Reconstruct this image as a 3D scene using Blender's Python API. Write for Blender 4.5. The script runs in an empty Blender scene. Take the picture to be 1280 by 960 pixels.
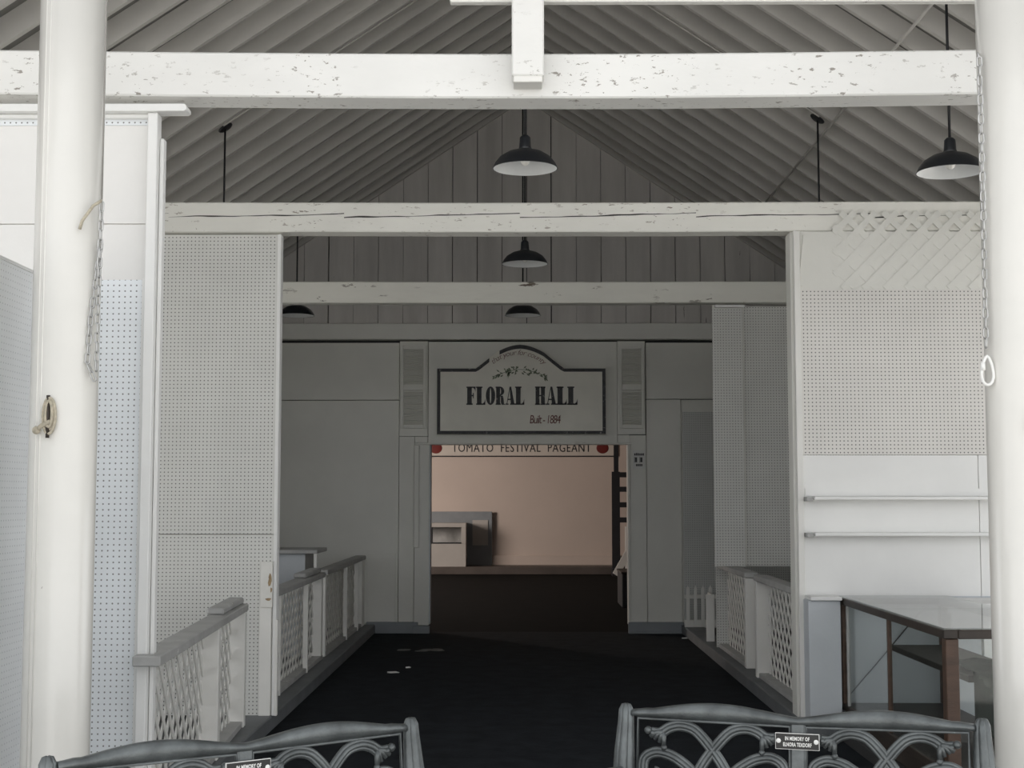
import bpy, bmesh, math, random
from mathutils import Vector, Matrix
random.seed(7)
PI = math.pi
S = bpy.context.scene
C = S.collection
# ------------------------------------------------------------------ camera
F, H = 1750.0, 1.53
PITCH = math.atan(140 / F)
YAW = math.atan(10 / F)
cam = bpy.data.cameras.new('camera')
cam.sensor_width = 36.0
cam.lens = F / 1280 * 36.0
cam.clip_end = 200
co = bpy.data.objects.new('camera', cam)
C.objects.link(co)
co.location = (0, 0, H)
co.rotation_euler = (PI / 2 + PITCH, 0, YAW)
S.camera = co

# ------------------------------------------------------------------ materials
M = {}
def nodes(name):
    m = bpy.data.materials.new(name)
    m.use_nodes = True
    nt = m.node_tree
    return m, nt, nt.nodes['Principled BSDF']

def nn(nt, kind, **kw):
    n = nt.nodes.new(kind)
    for k, v in kw.items():
        setattr(n, k, v)
    return n

def math_n(nt, op, a, b=None, c=None):
    n = nt.nodes.new('ShaderNodeMath')
    n.operation = op
    for i, v in enumerate((a, b, c)):
        if v is None:
            continue
        if isinstance(v, (int, float)):
            n.inputs[i].default_value = v
        else:
            nt.links.new(v, n.inputs[i])
    return n.outputs[0]

def mixc(nt, fac, a, b):
    n = nt.nodes.new('ShaderNodeMix')
    n.data_type = 'RGBA'
    if isinstance(fac, (int, float)):
        n.inputs[0].default_value = fac
    else:
        nt.links.new(fac, n.inputs[0])
    for idx, v in ((6, a), (7, b)):
        if isinstance(v, (tuple, list)):
            n.inputs[idx].default_value = (*v[:3], 1)
        else:
            nt.links.new(v, n.inputs[idx])
    return n.outputs[2]

def ramp(nt, val, lo, hi):
    n = nt.nodes.new('ShaderNodeMapRange')
    n.inputs[1].default_value = lo
    n.inputs[2].default_value = hi
    nt.links.new(val, n.inputs[0])
    return n.outputs[0]

def noise(nt, vec, scale, detail=4, rough=.55):
    n = nt.nodes.new('ShaderNodeTexNoise')
    n.inputs['Scale'].default_value = scale
    n.inputs['Detail'].default_value = detail
    n.inputs['Roughness'].default_value = rough
    nt.links.new(vec, n.inputs['Vector'])
    return n.outputs['Fac']

def stretch(nt, vec, sc):
    n = nt.nodes.new('ShaderNodeMapping')
    n.inputs['Scale'].default_value = sc
    nt.links.new(vec, n.inputs['Vector'])
    return n.outputs[0]

def paint(name, col, rough=.6, var=.08, scale=3.0, chips=0, chip=(.16, .13, .1), chipscale=14, stretchv=(1, 1, 1), bump=.15, metal=0, crack=None, coat=0, spec=None):
    m, nt, b = nodes(name)
    tc = nn(nt, 'ShaderNodeTexCoord').outputs['Object']
    v = stretch(nt, tc, stretchv)
    f = noise(nt, v, scale, 6)
    dark = tuple(c * (1 - 2 * var) for c in col)
    c = mixc(nt, ramp(nt, f, .3, .7), dark, col)
    if chips:
        f2 = noise(nt, v, chipscale, 5, .65)
        k = ramp(nt, f2, 1 - chips, 1 - chips + .02)
        f3 = noise(nt, tc, 1.7, 2)
        k = math_n(nt, 'MULTIPLY', k, ramp(nt, f3, .45, .6))
        c = mixc(nt, k, c, chip)
    if crack is not None:
        sp = nn(nt, 'ShaderNodeSeparateXYZ')
        nt.links.new(tc, sp.inputs[0])
        xx = nn(nt, 'ShaderNodeCombineXYZ')
        nt.links.new(sp.outputs[0], xx.inputs[0])
        n1 = noise(nt, xx.outputs[0], 1.1, 3)
        saw = math_n(nt, 'FRACT', math_n(nt, 'MULTIPLY', sp.outputs[0], .85))
        z0 = math_n(nt, 'ADD', math_n(nt, 'MULTIPLY', math_n(nt, 'SUBTRACT', n1, .5), .05), math_n(nt, 'MULTIPLY_ADD', saw, .028, crack - .014))
        dd = math_n(nt, 'ABSOLUTE', math_n(nt, 'SUBTRACT', sp.outputs[2], z0))
        w = math_n(nt, 'MULTIPLY', math_n(nt, 'SUBTRACT', noise(nt, xx.outputs[0], 2.3, 2), .30), .016)
        k = math_n(nt, 'LESS_THAN', dd, w)
        c = mixc(nt, k, c, (.03, .028, .025))
    nt.links.new(c, b.inputs['Base Color'])
    b.inputs['Roughness'].default_value = rough
    b.inputs['Metallic'].default_value = metal
    if spec is not None:
        b.inputs['Specular IOR Level'].default_value = spec
    if coat:
        b.inputs['Coat Weight'].default_value = coat
        b.inputs['Coat Roughness'].default_value = .12
    if bump:
        bn = nn(nt, 'ShaderNodeBump')
        bn.inputs['Strength'].default_value = bump
        bn.inputs['Distance'].default_value = .01
        nt.links.new(noise(nt, v, scale * 8, 4), bn.inputs['Height'])
        nt.links.new(bn.outputs[0], b.inputs['Normal'])
    M[name] = m
    return m

def pegboard(name, col, axis, pitch=.0254, r=.16, hole=(.09, .09, .09)):
    m, nt, b = nodes(name)
    tc = nn(nt, 'ShaderNodeTexCoord').outputs['Object']
    sp = nn(nt, 'ShaderNodeSeparateXYZ')
    nt.links.new(tc, sp.inputs[0])
    u = sp.outputs[0 if axis == 'X' else 1]
    vv = sp.outputs[2]
    def cell(o):
        return math_n(nt, 'SUBTRACT', math_n(nt, 'FRACT', math_n(nt, 'DIVIDE', o, pitch)), .5)
    cu, cv = cell(u), cell(vv)
    d = math_n(nt, 'SQRT', math_n(nt, 'ADD', math_n(nt, 'MULTIPLY', cu, cu), math_n(nt, 'MULTIPLY', cv, cv)))
    k = math_n(nt, 'LESS_THAN', d, r)
    c = mixc(nt, ramp(nt, noise(nt, tc, 2.5, 5), .3, .7), tuple(x * .9 for x in col), col)
    c = mixc(nt, k, c, hole)
    nt.links.new(c, b.inputs['Base Color'])
    b.inputs['Roughness'].default_value = .55
    M[name] = m

W = (.80, .79, .755)
paint('white_paint', W, var=.04, chips=.30, chipscale=16)
paint('white_clean', (.82, .82, .805), var=.03, bump=.05)
paint('white_gloss', (.80, .785, .74), rough=.28, var=.04, scale=2, chips=.27, chipscale=30, coat=.5, bump=.05)
paint('beam_white', (.80, .795, .77), var=.04, chips=.385, chipscale=38, stretchv=(.6, 1, 1.4), chip=(.3, .28, .25))
paint('beam_cracked', (.85, .84, .785), var=.05, chips=.375, chipscale=32, stretchv=(.5, 1, 1.4), crack=3.40, chip=(.3, .26, .22))
paint('beam_far', (.88, .87, .80), var=.05, chips=.38, chipscale=9, stretchv=(.4, 1, 1.4), chip=(.14, .11, .08))
paint('wall_cream', (.74, .735, .69), var=.04, scale=2.0, chips=.25)
paint('wall_ply', (.80, .79, .77), var=.03, scale=2)
paint('lower_wall', (.56, .59, .62), var=.05)
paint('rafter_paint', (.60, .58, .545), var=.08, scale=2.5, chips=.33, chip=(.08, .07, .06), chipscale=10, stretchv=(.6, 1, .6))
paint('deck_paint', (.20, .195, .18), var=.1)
paint('plank_paint', (.66, .63, .60), var=.12, scale=1.5, stretchv=(3, 1, .4), chips=.31, chip=(.1, .08, .07), chipscale=6)
paint('dark_gap', (.02, .02, .02), var=.1)
paint('grey_curb', (.16, .17, .18), var=.12, scale=4, chips=.3, chip=(.4, .4, .4))
paint('grey_base', (.27, .29, .31), var=.1)
paint('rail_grey', (.46, .46, .45), var=.12, scale=5, chips=.36, chip=(.7, .7, .68))
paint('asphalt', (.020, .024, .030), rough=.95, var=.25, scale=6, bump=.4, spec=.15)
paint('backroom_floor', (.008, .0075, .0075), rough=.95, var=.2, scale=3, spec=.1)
paint('stall_floor', (.05, .05, .05), var=.15)
paint('concrete', (.48, .475, .46), rough=.9, var=.1)
paint('booth_paint', (.48, .45, .42), var=.05)
paint('pink_wall', (.62, .52, .46), var=.04, scale=1)
paint('stage_wood', (.11, .09, .08), var=.15, scale=3)
paint('enamel_black', (.018, .02, .025), rough=.4, var=.1, coat=.3, bump=0)
paint('enamel_white', (.75, .76, .76), rough=.35, var=.04, bump=0)
paint('rod_black', (.012, .012, .014), rough=.5, var=.1, bump=0)
paint('bulb_white', (.85, .84, .8), rough=.2, var=.01, bump=0)
paint('cast_metal', (.155, .17, .173), rough=.36, var=.26, scale=12, metal=.55, chips=.30, chip=(.35, .36, .36), chipscale=40)
paint('plaque_black', (.012, .012, .012), rough=.35, var=.05, bump=0)
paint('letter_white', (.85, .85, .83), var=.02, bump=0)
paint('brown_wood', (.11, .062, .04), rough=.45, var=.2, scale=6, stretchv=(1, 1, 4))
paint('dark_wood', (.05, .038, .03), rough=.5, var=.2, scale=6)
paint('green_cloth', (.05, .07, .05), rough=.9, var=.3, scale=9, chips=.42, chip=(.3, .3, .27), chipscale=9)
paint('sign_white', (.84, .82, .74), var=.06, scale=3, chips=.3, chip=(.5, .47, .4))
paint('sign_black', (.06, .06, .065), var=.25, scale=20, chips=.40, chip=(.34, .33, .31), chipscale=25)
paint('sign_red', (.23, .09, .075), var=.2, bump=0)
paint('sign_green', (.24, .29, .19), var=.3, scale=20, bump=0)
paint('banner_white', (.62, .56, .50), var=.03, bump=0)
paint('tomato_red', (.20, .02, .015), var=.2, bump=0)
paint('black_paint', (.02, .02, .024), var=.2, bump=0)
paint('galvanised', (.55, .55, .54), rough=.35, metal=.7, var=.1, bump=0)
paint('rope_cream', (.62, .56, .44), rough=.85, var=.2, scale=60, bump=.4)
paint('paper_white', (.7, .7, .68), var=.05, bump=0)
paint('cable_grey', (.3, .29, .27), var=.1, bump=0)
pegboard('peg_x', (.70, .70, .67), 'X')
pegboard('peg_bright', (.83, .86, .885), 'X', r=.145, hole=(.2, .2, .2))
pegboard('peg_y', (.87, .89, .90), 'Y', r=.13, hole=(.55, .57, .58))
pegboard('peg_warm', (.74, .72, .685), 'X', r=.17)
pegboard('peg_back', (.60, .61, .59), 'X')
m, nt, b = nodes('clear_glass')
nt.nodes.remove(b)
out = nt.nodes['Material Output']
tr = nn(nt, 'ShaderNodeBsdfTransparent'); tr.inputs[0].default_value = (.93, .95, .94, 1)
gl = nn(nt, 'ShaderNodeBsdfGlossy'); gl.inputs['Roughness'].default_value = .03
geo = nn(nt, 'ShaderNodeNewGeometry')
dp = nn(nt, 'ShaderNodeVectorMath', operation='DOT_PRODUCT')
nt.links.new(geo.outputs['Normal'], dp.inputs[0]); nt.links.new(geo.outputs['Incoming'], dp.inputs[1])
om = math_n(nt, 'SUBTRACT', 1.0, math_n(nt, 'ABSOLUTE', dp.outputs['Value']))
frs = math_n(nt, 'MULTIPLY_ADD', math_n(nt, 'POWER', om, 5.0), .92, .04)
mx = nn(nt, 'ShaderNodeMixShader')
nt.links.new(frs, mx.inputs[0]); nt.links.new(tr.outputs[0], mx.inputs[1]); nt.links.new(gl.outputs[0], mx.inputs[2])
nt.links.new(mx.outputs[0], out.inputs[0])
M['clear_glass'] = m

# ------------------------------------------------------------------ mesh helpers
def nb():
    return bmesh.new()

def box(bm, x0, x1, y0, y1, z0, z1, mat=None):
    vs = [bm.verts.new(p) for p in ((x0, y0, z0), (x1, y0, z0), (x1, y1, z0), (x0, y1, z0), (x0, y0, z1), (x1, y0, z1), (x1, y1, z1), (x0, y1, z1))]
    for f in ((3, 2, 1, 0), (4, 5, 6, 7), (0, 1, 5, 4), (1, 2, 6, 5), (2, 3, 7, 6), (3, 0, 4, 7)):
        bm.faces.new([vs[i] for i in f])
    if mat is not None:
        for v in vs:
            v.co = mat @ v.co
    return vs

def bar(bm, a, b, w, t, up=(0, 0, 1)):
    """box from a to b, w wide across, t thick along up"""
    a, b = Vector(a), Vector(b)
    d = b - a
    x = d.normalized()
    y = Vector(up).cross(x)
    if y.length < 1e-5:
        y = Vector((1, 0, 0))
    y.normalize()
    z = x.cross(y)
    mt = Matrix((x, y, z)).transposed().to_4x4()
    mt.translation = a
    box(bm, 0, d.length, -w / 2, w / 2, -t / 2, t / 2, mt)

def tube(bm, pts, r, n=8, closed=False, cap=True):
    pts = [Vector(p) for p in pts]
    N = len(pts)
    rr = r if isinstance(r, (list, tuple)) else [r] * N
    rings = []
    prev = None
    for i, p in enumerate(pts):
        if closed:
            t = pts[(i + 1) % N] - pts[i - 1]
        else:
            t = pts[min(i + 1, N - 1)] - pts[max(i - 1, 0)]
        t.normalize()
        if prev is None:
            a = Vector((0, 0, 1)) if abs(t.z) < .9 else Vector((1, 0, 0))
            nrm = t.cross(a).normalized()
        else:
            nrm = (prev - t * prev.dot(t)).normalized()
        prev = nrm
        bn = t.cross(nrm)
        rings.append([bm.verts.new(p + (nrm * math.cos(2 * PI * k / n) + bn * math.sin(2 * PI * k / n)) * rr[i]) for k in range(n)])
    for i in range(N if closed else N - 1):
        A, B = rings[i], rings[(i + 1) % N]
        for k in range(n):
            f = bm.faces.new((A[k], A[(k + 1) % n], B[(k + 1) % n], B[k]))
            f.smooth = True
    if cap and not closed:
        bm.faces.new(rings[0][::-1]); bm.faces.new(rings[-1])

def lathe(bm, prof, c=(0, 0, 0), n=32, smooth=True):
    rings = []
    for r, z in prof:
        if r < 1e-5:
            rings.append([bm.verts.new((c[0], c[1], c[2] + z))])
        else:
            rings.append([bm.verts.new((c[0] + r * math.cos(2 * PI * k / n), c[1] + r * math.sin(2 * PI * k / n), c[2] + z)) for k in range(n)])
    for A, B in zip(rings, rings[1:]):
        for k in range(n):
            k2 = (k + 1) % n
            if len(A) == 1 and len(B) == 1:
                continue
            if len(A) == 1:
                f = bm.faces.new((A[0], B[k2], B[k]))
            elif len(B) == 1:
                f = bm.faces.new((A[k], A[k2], B[0]))
            else:
                f = bm.faces.new((A[k], A[k2], B[k2], B[k]))
            f.smooth = smooth

def prism(bm, pts, y0, y1):
    """extrude an X-Z outline from y0 to y1"""
    a = [bm.verts.new((p[0], y0, p[1])) for p in pts]
    b = [bm.verts.new((p[0], y1, p[1])) for p in pts]
    n = len(pts)
    bm.faces.new(a[::-1]); bm.faces.new(b)
    for i in range(n):
        bm.faces.new((a[i], a[(i + 1) % n], b[(i + 1) % n], b[i]))

def prism_z(bm, pts, z0, z1):
    a = [bm.verts.new((p[0], p[1], z0)) for p in pts]
    b = [bm.verts.new((p[0], p[1], z1)) for p in pts]
    n = len(pts)
    bm.faces.new(a[::-1]); bm.faces.new(b)
    for i in range(n):
        bm.faces.new((a[i], a[(i + 1) % n], b[(i + 1) % n], b[i]))

def sphere(bm, c, r, n=10, sc=(1, 1, 1)):
    mt = Matrix.Translation(c) @ Matrix.Diagonal((*sc, 1))
    g = bmesh.ops.create_uvsphere(bm, u_segments=n, v_segments=max(6, n // 2 + 2), radius=r, matrix=mt)
    for v in g['verts']:
        for f in v.link_faces:
            f.smooth = True

def obj(name, bm, mat, parent=None, bevel=0, seg=1, local=False):
    bmesh.ops.recalc_face_normals(bm, faces=bm.faces)
    if bevel:
        bmesh.ops.bevel(bm, geom=[e for e in bm.edges if len(e.link_faces) == 2 and e.calc_face_angle(0) > .6], offset=bevel, segments=seg, affect='EDGES', clamp_overlap=True)
    if parent is not None and not local:
        off = Vector((0, 0, 0)); p = parent
        while p is not None:
            off += Vector(p.location); p = p.parent
        bmesh.ops.translate(bm, verts=bm.verts, vec=-off)
    me = bpy.data.meshes.new(name)
    bm.to_mesh(me); bm.free()
    me.materials.append(M[mat] if isinstance(mat, str) else mat)
    o = bpy.data.objects.new(name, me)
    C.objects.link(o)
    if parent is not None:
        o.parent = parent
    return o

def tag(o, label, cat, group=None):
    o['label'] = label; o['category'] = cat; o['kind'] = 'thing'
    if group:
        o['group'] = group
    return o

def thing(name, label, cat, loc=(0, 0, 0), rz=0, group=None):
    o = bpy.data.objects.new(name, None)
    C.objects.link(o)
    o.location = loc; o.rotation_euler = (0, 0, rz)
    o.empty_display_size = .1
    return tag(o, label, cat, group)

def struct(name, bm, mat, parent=None, bevel=0):
    o = obj(name, bm, mat, parent, bevel)
    if parent is None:
        o['kind'] = 'structure'
    return o

def bx(x0, x1, y0, y1, z0, z1):
    b = nb(); box(b, x0, x1, y0, y1, z0, z1); return b

def lattice(bm, a0, a1, z0, z1, step, w, t, plane, pos, gap=.008):
    """two layers of diagonal strips filling a rectangle; plane 'Y' runs along y at x=pos, 'X' along x at y=pos"""
    L, Hh = a1 - a0, z1 - z0
    for layer, sgn in ((0, 1), (1, -1)):
        c = -Hh
        while c < L:
            p = []
            s0, s1 = max(0, c), min(L, c + Hh)
            if s1 - s0 > w * .5:
                if sgn > 0:
                    A, B = (a0 + s0, z0 + s0 - c), (a0 + s1, z0 + s1 - c)
                else:
                    A, B = (a0 + s0, z1 - (s0 - c)), (a0 + s1, z1 - (s1 - c))
                off = pos + (layer - .5) * gap
                if plane == 'Y':
                    bar(bm, (off, A[0], A[1]), (off, B[0], B[1]), w, t, up=(1, 0, 0))
                else:
                    bar(bm, (A[0], off, A[1]), (B[0], off, B[1]), w, t, up=(0, 1, 0))
            c += step

def text_bm(txt, size, spacing=1.0, shear=0, extr=.0015, align='CENTER', bold=0):
    cu = bpy.data.curves.new('t', 'FONT')
    cu.body = txt; cu.size = size; cu.space_character = spacing; cu.shear = shear
    cu.extrude = extr; cu.align_x = align; cu.offset = bold; cu.resolution_u = 3
    ob = bpy.data.objects.new('t', cu)
    C.objects.link(ob)
    dg = bpy.context.evaluated_depsgraph_get()
    me = bpy.data.meshes.new_from_object(ob.evaluated_get(dg))
    b = nb(); b.from_mesh(me)
    for v in b.verts:
        v.co = Vector((v.co.x, -v.co.z, v.co.y))
    bpy.data.objects.remove(ob); bpy.data.curves.remove(cu); bpy.data.meshes.remove(me)
    return b

def shift(b, v):
    bmesh.ops.translate(b, verts=b.verts, vec=v); return b

# ------------------------------------------------------------------ key distances (metres)
Y1, Y2, Y3, Y4 = 6.06, 9.24, 12.66, 15.85
XR = .06                     # ridge
RZ, SL = 6.09, .667          # rafter underside at the ridge, slope
EX = 3.9                     # half width of the hall
BZ0, BZ1 = 3.29, 3.49

# ------------------------------------------------------------------ shell
struct('ground', bx(-40, 40, -40, 40, -.25, -.01), 'concrete')
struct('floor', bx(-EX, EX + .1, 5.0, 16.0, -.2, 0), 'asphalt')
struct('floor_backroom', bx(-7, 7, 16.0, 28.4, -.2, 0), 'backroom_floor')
for sd, nm in ((-1, 'wall_left'), (1, 'wall_right')):
    x = XR + sd * EX
    b = nb()
    xa, xb_ = min(x, x + sd * .1), max(x, x + sd * .1)
    ya = 5.0
    for (o0, o1, oz0, oz1) in ((6.3, 9.1, .25, 3.25), (9.7, 12.4, 1.2, 3.1) if sd < 0 else (9.7, 10.6, 1.3, 2.8)):   # unseen side-wall openings, added to let daylight into the front bays
        box(b, xa, xb_, ya, o0, 0, RZ - SL * EX + .2)
        box(b, xa, xb_, o0, o1, 0, oz0); box(b, xa, xb_, o0, o1, oz1, RZ - SL * EX + .2)
        ya = o1
    box(b, xa, xb_, ya, 16.0, 0, RZ - SL * EX + .2)
    struct(nm, b, 'wall_cream')
# roof deck
b = nb()
for sd in (-1, 1):
    ez = RZ - SL * (EX + .4)
    o_ = .17
    pts = [(XR, RZ + o_), (XR + sd * (EX + .4), ez + o_), (XR + sd * (EX + .4), ez + o_ + .05), (XR, RZ + o_ + .05)]
    prism(b, pts, 4.8, 16.1)
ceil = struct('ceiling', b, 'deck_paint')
rmesh = {}
k = 0
y = 5.05
while y < Y4 - .02:
    for sd in (-1, 1):
        if sd not in rmesh:
            b = nb()
            ez = -SL * (EX + .3)
            hv = .168
            pts = [(0, 0), (sd * (EX + .3), ez), (sd * (EX + .3), ez + hv), (0, hv)]
            prism(b, pts, 0, .042)
            o = obj('rafter', b, 'rafter_paint', ceil)
            rmesh[sd] = o.data
        else:
            o = bpy.data.objects.new('rafter', rmesh[sd]); C.objects.link(o); o.parent = ceil
        o.location = (XR, y + random.uniform(-.006, .006), RZ)
    y += .388
obj('rafter', (lambda b: (prism(b, [(XR, RZ), (XR - EX - .3, RZ - SL * (EX + .3)), (XR - EX - .3, RZ - SL * (EX + .3) + .168), (XR, RZ + .168)], Y4 - .045, Y4 - .003), b)[1])(nb()), 'rafter_paint', ceil)
obj('rafter', (lambda b: (prism(b, [(XR, RZ), (XR + EX + .3, RZ - SL * (EX + .3)), (XR + EX + .3, RZ - SL * (EX + .3) + .168), (XR, RZ + .168)], Y4 - .045, Y4 - .003), b)[1])(nb()), 'rafter_paint', ceil)
obj('ridge_board', bx(XR - .02, XR + .02, 5.0, Y4 - .05, RZ - .03, RZ + .168), 'rafter_paint', ceil)

# back wall: dark backing, sheets of board with narrow joints, plank gable
DX0, DX1, DZ = -1.02, 1.24, 2.12
b = nb()
box(b, -EX, DX0 - .03, 15.92, 16.0, 0, 3.5)
box(b, DX1 + .03, EX + .1, 15.92, 16.0, 0, 3.5)
box(b, DX0 - .03, DX1 + .03, 15.92, 16.0, DZ + .03, 3.5)
gz = lambda x: RZ + .16 - SL * abs(x - XR)
prism(b, [(-EX, 3.5), (EX + .1, 3.5), (EX + .1, gz(EX)), (XR, gz(XR)), (-EX, gz(-EX))], 15.93, 16.0)
wb = struct('wall_back', b, 'dark_gap')
def sheet(x0, x1, z0, z1, y0=Y4, mat='wall_cream', name='wall_board'):
    return obj(name, bx(x0, x1, y0, 15.925, z0, z1), mat, wb, bevel=.002)
sheet(-3.85, -1.372, 0, 2.61)
sheet(-3.85, -1.372, 2.618, 3.268)
sheet(-1.366, -1.02 - .175, .0, 2.2, Y4 - .012)
sheet(-1.366, -1.045, 2.205, 3.285, Y4 - .012)
sheet(-1.71, -1.40, .12, .885, Y4 - .008)
sheet(-1.04, 1.10, DZ, 3.28, Y4 - .002)
sheet(1.105, 1.42, DZ + .104, 3.285, Y4 - .012)
sheet(1.105, DX1 - .003, DZ + .014, DZ + .1, Y4 - .012)
sheet(DX1, 1.425, 0, DZ + .095, Y4 - .012)
sheet(-1.19, -1.045, DZ + .015, 2.2, Y4 - .012)
sheet(1.43, 1.82, 0, 2.62)
sheet(1.43, 3.9, 2.628, 3.268)
sheet(1.825, 3.9, 0, 2.62, Y4 + .03)
obj('pegboard', bx(1.845, 3.85, Y4 + .012, Y4 + .035, .15, 2.48), 'peg_back', wb)
obj('plate_beam', bx(-EX + .02, EX + .08, Y4 - .1, Y4 + .05, 3.30, 3.48), 'wall_cream', wb, bevel=.006)
b = nb()
x = -3.88
while x < 3.95:
    w = .283
    g = random.choice((.004, .006, .006, .009, .013))
    x1 = min(x + w - g, 3.95)
    pts = [(x, 3.47), (x1, 3.47), (x1, gz(x1)), (x, gz(x))]
    if x < XR < x1:
        pts.insert(3, (XR, gz(XR)))
    prism(b, pts, Y4 + random.uniform(-.004, .004), 15.93)
    x += w
obj('plank_gable', b, 'plank_paint', wb)
# casing of the doorway
b = nb(); box(b, DX0 - .17, DX0, Y4 - .05, 16.02, .09, DZ - .01)
t1 = struct('trim_1', b, 'wall_cream', bevel=.006)
obj('casing_strip', bx(DX0 - .172, DX0 - .115, Y4 - .075, Y4 - .05, .95, DZ - .02), 'wall_cream', t1, bevel=.004)
obj('jamb_strip', bx(DX0 - .02, DX0 + .012, Y4 - .04, 16.02, .10, DZ - .012), 'lower_wall', t1)
b = nb(); box(b, DX1 - .025, DX1 + .0, Y4 - .03, 16.02, .09, DZ - .01)
struct('trim_2', b, 'wall_cream', bevel=.004)
b = nb(); box(b, DX0 - .17, DX1 + .02, Y4 - .03, 16.02, DZ - .01, DZ + .012)
struct('trim_3', b, 'wall_cream', bevel=.003)
b = nb(); box(b, -1.72, -1.14, Y4 - .06, Y4 - .012, 0, .125); box(b, -1.2, DX0 + .01, Y4 - .075, Y4 - .01, 0, .085)
struct('baseboard_left', b, 'grey_base', bevel=.005)
b = nb(); box(b, DX1 - .03, 1.83, Y4 - .06, Y4 - .012, 0, .125); box(b, DX1 - .03, 1.80, Y4 - .085, Y4 - .06, 0, .03)
struct('baseboard_right', b, 'grey_base', bevel=.005)

# kerbs and raised stall floors
struct('trim_4', bx(-1.9, -1.62, 5.9, Y4 - .06, 0, .1), 'grey_curb', bevel=.008)
struct('trim_5', bx(1.80, 2.02, 9.05, Y4 - .06, 0, .1), 'grey_curb', bevel=.008)
struct('floor_left', bx(-EX, -1.9, 5.9, Y4 - .01, 0, .06), 'stall_floor')
struct('floor_right', bx(2.02, EX, 5.9, Y4 - .01, 0, .06), 'stall_floor')

# back room
YF = 28.2
b = nb(); box(b, -7, 7, YF, YF + .1, 0, 4)
wf = struct('wall_far', b, 'pink_wall')
b = nb(); box(b, -7.1, -7, 16, YF + .1, 0, 4)
struct('wall_backroom_left', b, 'pink_wall')
b = nb(); box(b, 7, 7.1, 16, YF + .1, 0, 4)
struct('wall_backroom_right', b, 'pink_wall')
b = nb(); box(b, -7.1, 7.1, 16.0, YF + .1, 4, 4.1)
struct('ceiling_backroom', b, 'deck_paint')
b = nb(); box(b, -7.1, -EX, 15.93, 16.0, 0, 4); box(b, EX + .1, 7.1, 15.93, 16, 0, 4)
struct('wall_backroom_front', b, 'pink_wall')
st = struct('floor_stage', bx(-7, 7, 27.55, YF, 0, .15), 'stage_wood', bevel=.01)
struct('baseboard_far', bx(-.56, 2.0, YF - .05, YF, .15, .35), 'pink_wall', bevel=.01)

# ------------------------------------------------------------------ beams
def sag_beam(name, x0, x1, y0, y1, z0, z1, mat, sag, label):
    b = nb()
    n = 24
    rings = []
    for i in range(n + 1):
        t = i / n
        x = x0 + (x1 - x0) * t
        s = -sag * (1 - (2 * t - 1) ** 2) + .004 * math.sin(9 * t) * random.uniform(.4, 1)
        rings.append([b.verts.new((x, yy, zz + s)) for yy, zz in ((y0, z0), (y1, z0), (y1, z1), (y0, z1))])
    for A, B in zip(rings, rings[1:]):
        for k in range(4):
            b.faces.new((A[k], A[(k + 1) % 4], B[(k + 1) % 4], B[k]))
    b.faces.new(rings[0]); b.faces.new(rings[-1][::-1])
    return tag(obj(name, b, mat, bevel=.007), label, 'beam', 'tie beams across the hall')
G_ = 'tie beams across the hall'
sag_beam('tie_beam', XR - EX + .17, XR + EX - .17, Y1, Y1 + .19, BZ0 + .035, BZ1 + .035, 'beam_white', .04, 'bright white tie beam nearest the front, crossing above the porch columns')
sag_beam('tie_beam', XR - EX + .17, XR + EX - .17, Y2, Y2 + .17, BZ0, BZ1, 'beam_cracked', 0, 'long cracked cream tie beam over the two pegboard partitions')
sag_beam('tie_beam', XR - EX + .17, XR + EX - .17, Y3, Y3 + .16, BZ0 - .005, BZ1 - .01, 'beam_far', 0, 'dim chipped tie beam deepest in the hall, just before the plank gable')
kp = thing('king_post', 'short square white post hanging in front of the nearest beam', 'post', (XR - .02, Y1 - .06, 3.33))
obj('post_shaft', bx(-.035, .105, Y1 - .125, Y1 - .006, 3.345, 5.95), 'beam_white', kp, bevel=.006)
obj('end_block', bx(-.028, .098, Y1 - .12, Y1 - .006, 3.318, 3.345), 'white_paint', kp, bevel=.003)
tag(obj('collar_board', bx(-.31, 2.2, Y1 - .005, Y1 + .04, 3.715, 3.86), 'white_paint', bevel=.004), 'thin white board crossing behind the hanging post at top', 'board')

# ------------------------------------------------------------------ porch columns
def column(x, label):
    t = thing('porch_column', label, 'column', (x, 5.2, 0), 0, 'round porch columns')
    b = nb()
    lathe(b, [(0, 0), (.15, 0), (.15, .04), (.124, .06), (.122, .5), (.122, 4.0), (0, 4.0)], (x, 5.2, 0), 48)
    obj('shaft', b, 'white_gloss', t)
    for a in ((PI + 1.15, PI + .98) if x < 0 else (2 * PI - .75, 2 * PI - .62)):
        b = nb()
        tube(b, [(x + .1212 * math.cos(a), 5.2 + .1212 * math.sin(a), .06), (x + .1212 * math.cos(a), 5.2 + .1212 * math.sin(a), 3.99)], .0035, 6)
        obj('seam', b, 'white_gloss', t)
    return t
XL, XRc = -1.70, 1.857
column(XL, 'glossy white round porch column with a tied rope, left of the entrance')
column(XRc, 'glossy white round porch column with a long single chain, right of the entrance')

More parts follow.
